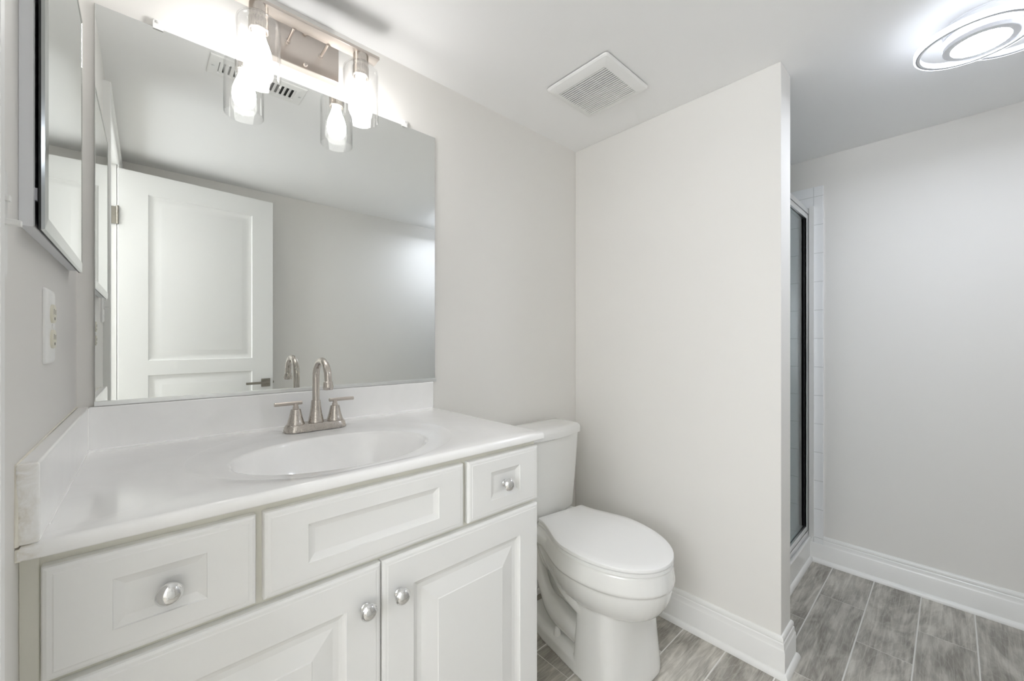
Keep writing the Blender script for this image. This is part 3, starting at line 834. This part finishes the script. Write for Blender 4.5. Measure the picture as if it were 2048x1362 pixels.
# ------------------------------------------------------------------ LED ceiling lamp
cl = thing('ceiling_lamp', (1.97, -1.36, CEIL), 'flush white LED ceiling lamp of overlapping lit rings, lit cool white', 'ceiling light')
def disc(name, cx_, cy_, prof, mat, parent, n=72):
    bm = bm_new(); lathe(bm, prof, (cx_, cy_, 0), (0, 0, 1), n)
    return obj(name, bm, mat, parent, smooth=True, angle=30)
disc('canopy', 1.985, -1.368, [(0.0001, CEIL-0.0005), (0.090, CEIL-0.0005), (0.090, CEIL-0.004), (0.086, CEIL-0.006), (0.086, CEIL-0.030), (0.0001, CEIL-0.030)], 'lamp_white', cl)
def lring(name, cx_, cy_, ro, ri, z0, z1):
    o = disc(name, cx_, cy_, [(ri, z1), (ro-0.001, z1), (ro, z1-0.001), (ro, z0+0.001), (ro-0.001, z0), (ro-0.0045, z0)], 'lamp', cl)
    i = disc('ring_rim', cx_, cy_, [(ro-0.0045, z0), (ro-0.0045, z0-0.0008), (ri, z0-0.0008), (ri, z1)], 'lamp_white', None); sub(i, o)
    j = disc('ring_line', cx_, cy_, [(ro-0.0045, z0-0.0009), (ro-0.0085, z0-0.0009)], 'lamp_grey', None); sub(j, o)
    return o
lring('light_ring', 1.9365, -1.345, 0.127, 0.113, 2.050, 2.066)
lring('light_ring', 2.040, -1.440, 0.112, 0.098, 2.074, 2.090)
pc = disc('center_panel', 1.969, -1.359, [(0.0001, 2.090), (0.078, 2.090), (0.078, 2.056), (0.0765, 2.055), (0.062, 2.055), (0.061, 2.056), (0.061, 2.059), (0.0001, 2.059)], 'lamp_white', cl)
i = disc('diffuser', 1.969, -1.359, [(0.0001, 2.0562), (0.0600, 2.0562), (0.0605, 2.058)], 'disc', None); sub(i, pc)
i = disc('diffuser_edge', 1.969, -1.359, [(0.0785, 2.088), (0.0785, 2.068)], 'lamp', None); sub(i, pc)

# added glowing window in the unseen hall, fills the room through the doorway
wf = struct(obj('fill_window_1', boxes((-1.32, -1.28, -2.12, -2.05, 0.83, 2.05), (-1.32, -1.28, -0.65, -0.58, 0.83, 2.05), (-1.32, -1.28, -2.05, -0.65, 0.83, 0.90), (-1.32, -1.28, -2.05, -0.65, 1.98, 2.05), (-1.32, -1.29, -1.365, -1.335, 0.90, 1.98)), 'trim', bevel=0.003))
sub(obj('pane', boxes((-1.315, -1.305, -2.05, -0.65, 0.90, 1.98)), 'fill_window', None), wf)

# added lamp in the unseen hall, more fill through the doorway
hl = thing('ceiling_lamp', (-0.66, -1.05, CEIL), 'round fill lamp added on the unseen hallway ceiling outside the open doorway', 'ceiling light')
disc('canopy', -0.66, -1.05, [(0.0001, CEIL-0.0005), (0.19, CEIL-0.0005), (0.19, CEIL-0.02), (0.0001, CEIL-0.02)], 'lamp_white', hl)
disc('diffuser', -0.66, -1.05, [(0.18, CEIL-0.021), (0.175, CEIL-0.045), (0.15, CEIL-0.06), (0.08, CEIL-0.07), (0.0001, CEIL-0.072)], 'hall_fill', hl)

# ------------------------------------------------------------------ toilet
TX, TKX = 1.397, 1.383      # bowl axis at the hinge, tank centre
tl = thing('toilet', (TX, -0.34, 0), 'white two-piece toilet with closed elongated lid beside the vanity', 'toilet')
def lid_outline(hw, yw, yf, yb, hb, z, off=0.0, n=24, m=10):
    P = []
    for k in range(n+1):
        tt = PI*k/n
        P.append((TX+(hw+off)*math.cos(tt), yw-(yw-yf+off)*math.sin(tt)**0.95, z))
    for k in range(1, m+1):
        q = k/m; s = q*q*(3-2*q)
        P.append((TX-hw-off+(hw-hb)*s, yw+(yb+off*0.5-yw)*q, z))
    for k in range(1, m):
        q = k/m; P.append((TX+(-hb-off)+2*(hb+off)*q, yb+off*0.5, z))
    for k in range(m, 0, -1):
        q = k/m; s = q*q*(3-2*q)
        P.append((TX+hw+off-(hw-hb)*s, yw+(yb+off*0.5-yw)*q, z))
    return P
A = (0.188, -0.426, -0.698, -0.197, 0.121)
def turned(o):
    # the bowl, seat and lid sit a few degrees askew of the wall
    o.data.transform(Matrix.Translation((TX, -0.2, 0)) @ Matrix.Rotation(-0.143, 4, 'Z') @ Matrix.Translation((-TX, 0.2, 0)))
    return o
bm = bm_new()
loft(bm, [lid_outline(*A, 0.4375, -0.003), lid_outline(*A, 0.4385, 0.0), lid_outline(*A, 0.4455, 0.0), lid_outline(*A, 0.4480, -0.0012), lid_outline(*A, 0.4500, -0.005), lid_outline(*A, 0.4515, -0.03), lid_outline(*A, 0.4522, -0.08)])
turned(obj('lid', bm, 'seat', tl, smooth=True, angle=30))
bm = bm_new()
loft(bm, [lid_outline(*A, 0.4225, -0.004), lid_outline(*A, 0.4240, -0.001), lid_outline(*A, 0.4340, -0.0015), lid_outline(*A, 0.4355, -0.006), lid_outline(*A, 0.4360, -0.05)])
st_ = turned(obj('seat', bm, 'seat', tl, smooth=True, angle=30))
for s in (-1, 1):
    bm = bm_new()
    loft(bm, [[(TX+s*0.070+0.020*a, -0.205+0.014*b, z) for a, b in ((-1,-1),(1,-1),(1,1),(-1,1))] for z in (0.4205, 0.4415)])
    o = turned(obj('hinge_cap', bm, 'seat', None, bevel=0.003)); sub(o, st_)

def rim(z, off, sc_=1.0, yshift=0.0):
    # bowl outline with a narrower back
    P = lid_outline(0.184, -0.426, -0.694, -0.20, 0.128, z, off)
    return P
def scaled(P, sx_, sy_, y0, dy=0.0, z=None):
    return [(TX+(p[0]-TX)*sx_, y0+(p[1]-y0)*sy_+dy, p[2] if z is None else z) for p in P]
bm = bm_new()
Yc = -0.44
B = rim(0, 0)
rings = [scaled(B, 0.96, 0.975, Yc, 0, 0.4215), scaled(B, 0.99, 0.992, Yc, 0, 0.4200), scaled(B, 1.000, 1.000, Yc, 0, 0.416),
         scaled(B, 1.030, 1.014, Yc, 0, 0.398), scaled(B, 1.055, 1.026, Yc, 0, 0.376), scaled(B, 1.062, 1.030, Yc, 0, 0.366), scaled(B, 1.045, 1.022, Yc, 0, 0.3595)]
for k in range(0, 15):
    a_ = k/14*PI/2
    q = math.cos(a_)**0.75
    rings.append(scaled(B, 0.55+0.465*q, 0.66+0.345*q, Yc, 0.012*(1-q), 0.357-0.115*math.sin(a_)**1.15))
loft(bm, rings)
# pedestal
def ped(z, hw, y0, yf, p=3.2):
    P = []
    yc = (y0+yf)/2; hy = (y0-yf)/2
    for k in range(48):
        a = 2*PI*k/48; c_, s_ = math.cos(a), math.sin(a)
        pw = 2/p if s_ < 0 else 2/9.0
        pc = 2/p if s_ < 0 else 2/9.0
        P.append((TX+hw*math.copysign(abs(c_)**pc, c_), yc+hy*math.copysign(abs(s_)**pw, s_), z))
    return P
loft(bm, [ped(0.0, 0.150, -0.412, -0.612), ped(0.02, 0.149, -0.412, -0.612), ped(0.06, 0.146, -0.415, -0.609), ped(0.12, 0.142, -0.418, -0.603), ped(0.18, 0.139, -0.421, -0.597), ped(0.235, 0.138, -0.423, -0.594), ped(0.28, 0.138, -0.425, -0.592)])
# foot slab behind the pedestal
def foot(z, e):
    return [(TX-0.150+e, -0.44, z), (TX+0.150-e, -0.44, z), (TX+0.143-e, -0.25, z), (TX+0.128-e, -0.16+e, z), (TX+0.09-e, -0.135+e, z), (TX-0.09+e, -0.135+e, z), (TX-0.128+e, -0.16+e, z), (TX-0.143+e, -0.25, z)]
loft(bm, [foot(0.0, 0.0), foot(0.038, 0.002), foot(0.050, 0.010), foot(0.056, 0.024)])
# deck below the tank and its neck
def deck(z, hw, y0, y1, r=0.03):
    return [(TX-hw, y1+r, z), (TX-hw+r, y1, z), (TX+hw-r, y1, z), (TX+hw, y1+r, z), (TX+hw, y0, z), (TX-hw, y0, z)]
loft(bm, [deck(0.413, 0.135, -0.03, -0.30), deck(0.405, 0.150, -0.025, -0.31), deck(0.375, 0.152, -0.025, -0.31), deck(0.350, 0.130, -0.035, -0.31), deck(0.315, 0.090, -0.06, -0.34), deck(0.27, 0.055, -0.09, -0.36), deck(0.20, 0.045, -0.13, -0.40), deck(0.10, 0.045, -0.15, -0.42), deck(0.03, 0.05, -0.16, -0.43)])
# sculpted trapway on both sides
for s in (-1, 1):
    tp = catmull([(TX+s*0.060, -0.105, 0.360), (TX+s*0.072, -0.125, 0.300), (TX+s*0.076, -0.150, 0.230), (TX+s*0.078, -0.185, 0.165), (TX+s*0.080, -0.235, 0.118), (TX+s*0.084, -0.320, 0.104), (TX+s*0.090, -0.440, 0.104)], 10)
    rr_ = []
    for k in range(len(tp)):
        q = k/(len(tp)-1); q = max(0, min(1, (q-0.52)/0.26)); rr_.append(0.026+0.017*q*q*(3-2*q))
    tube(bm, tp, rr_, 24)
    tube(bm, catmull([(TX+s*0.118, -0.200, 0.375), (TX+s*0.118, -0.240, 0.330), (TX+s*0.116, -0.310, 0.278), (TX+s*0.120, -0.380, 0.240), (TX+s*0.118, -0.450, 0.220)], 10), [0.015+0.009*min(1, k/25) for k in range(41)], 18)
bo = turned(obj('bowl', bm, 'china', tl))
rm = bo.modifiers.new('remesh', 'REMESH'); rm.mode = 'VOXEL'; rm.voxel_size = 0.0027; rm.use_smooth_shade = True
sm = bo.modifiers.new('smooth', 'SMOOTH'); sm.iterations = 14; sm.factor = 0.5
for s in (-1, 1):
    bm = bm_new()
    lathe(bm, [(0.0135, 0.052), (0.0130, 0.062), (0.0110, 0.074), (0.0075, 0.0805), (0.0001, 0.082)], (TX+s*0.1215, -0.3165, 0), (0, 0, 1), 24)
    turned(obj('bolt_cap', bm, 'seat', tl, smooth=True))
# tank
def tank_ring(z, hw, y0, y1, bow=0.018, r=0.022, n=14):
    P = [(TKX-hw, y0, z)]
    for k in range(5):
        a = PI+PI/2*k/4
        P.append((TKX-hw+r+r*math.cos(a), y1+bow*0.15+r+r*math.sin(a), z))
    for k in range(1, n):
        q = -1+2*k/n
        P.append((TKX+q*(hw-r), y1-bow*(1-q*q)+bow*0.15*q*q, z))
    for k in range(5):
        a = -PI/2+PI/2*k/4
        P.append((TKX+hw-r+r*math.cos(a), y1+bow*0.15+r+r*math.sin(a), z))
    P.append((TKX+hw, y0, z)); return P
bm = bm_new()
loft(bm, [tank_ring(0.4145, 0.1230, -0.045, -0.150, 0.008), tank_ring(0.425, 0.1410, -0.035, -0.158, 0.010), tank_ring(0.440, 0.1510, -0.032, -0.162, 0.012), tank_ring(0.60, 0.1660, -0.025, -0.168, 0.014), tank_ring(0.752, 0.1770, -0.022, -0.172, 0.014)])
tk = obj('tank', bm, 'china', tl, smooth=True, angle=40)
bm = bm_new()
loft(bm, [tank_ring(0.7535, 0.1820, -0.018, -0.176), tank_ring(0.756, 0.1850, -0.016, -0.180), tank_ring(0.778, 0.1855, -0.016, -0.181), tank_ring(0.788, 0.1840, -0.017, -0.178), tank_ring(0.794, 0.1780, -0.022, -0.170), tank_ring(0.797, 0.1630, -0.035, -0.155), tank_ring(0.7985, 0.1230, -0.06, -0.12)])
sub(obj('tank_lid', bm, 'china', None, smooth=True, angle=40), tk)
bm = bm_new()
lathe(bm, [(0.013, 0), (0.013, 0.006), (0.008, 0.009)], (TKX-0.150, -0.181, 0.71), (0, -1, 0), 20, True, True)
tube(bm, [(TKX-0.150, -0.192, 0.71), (TKX-0.166, -0.196, 0.704), (TKX-0.176, -0.197, 0.690)], [0.006, 0.006, 0.008], 12)
sub(obj('flush_lever', bm, 'chrome', None, smooth=True), tk)
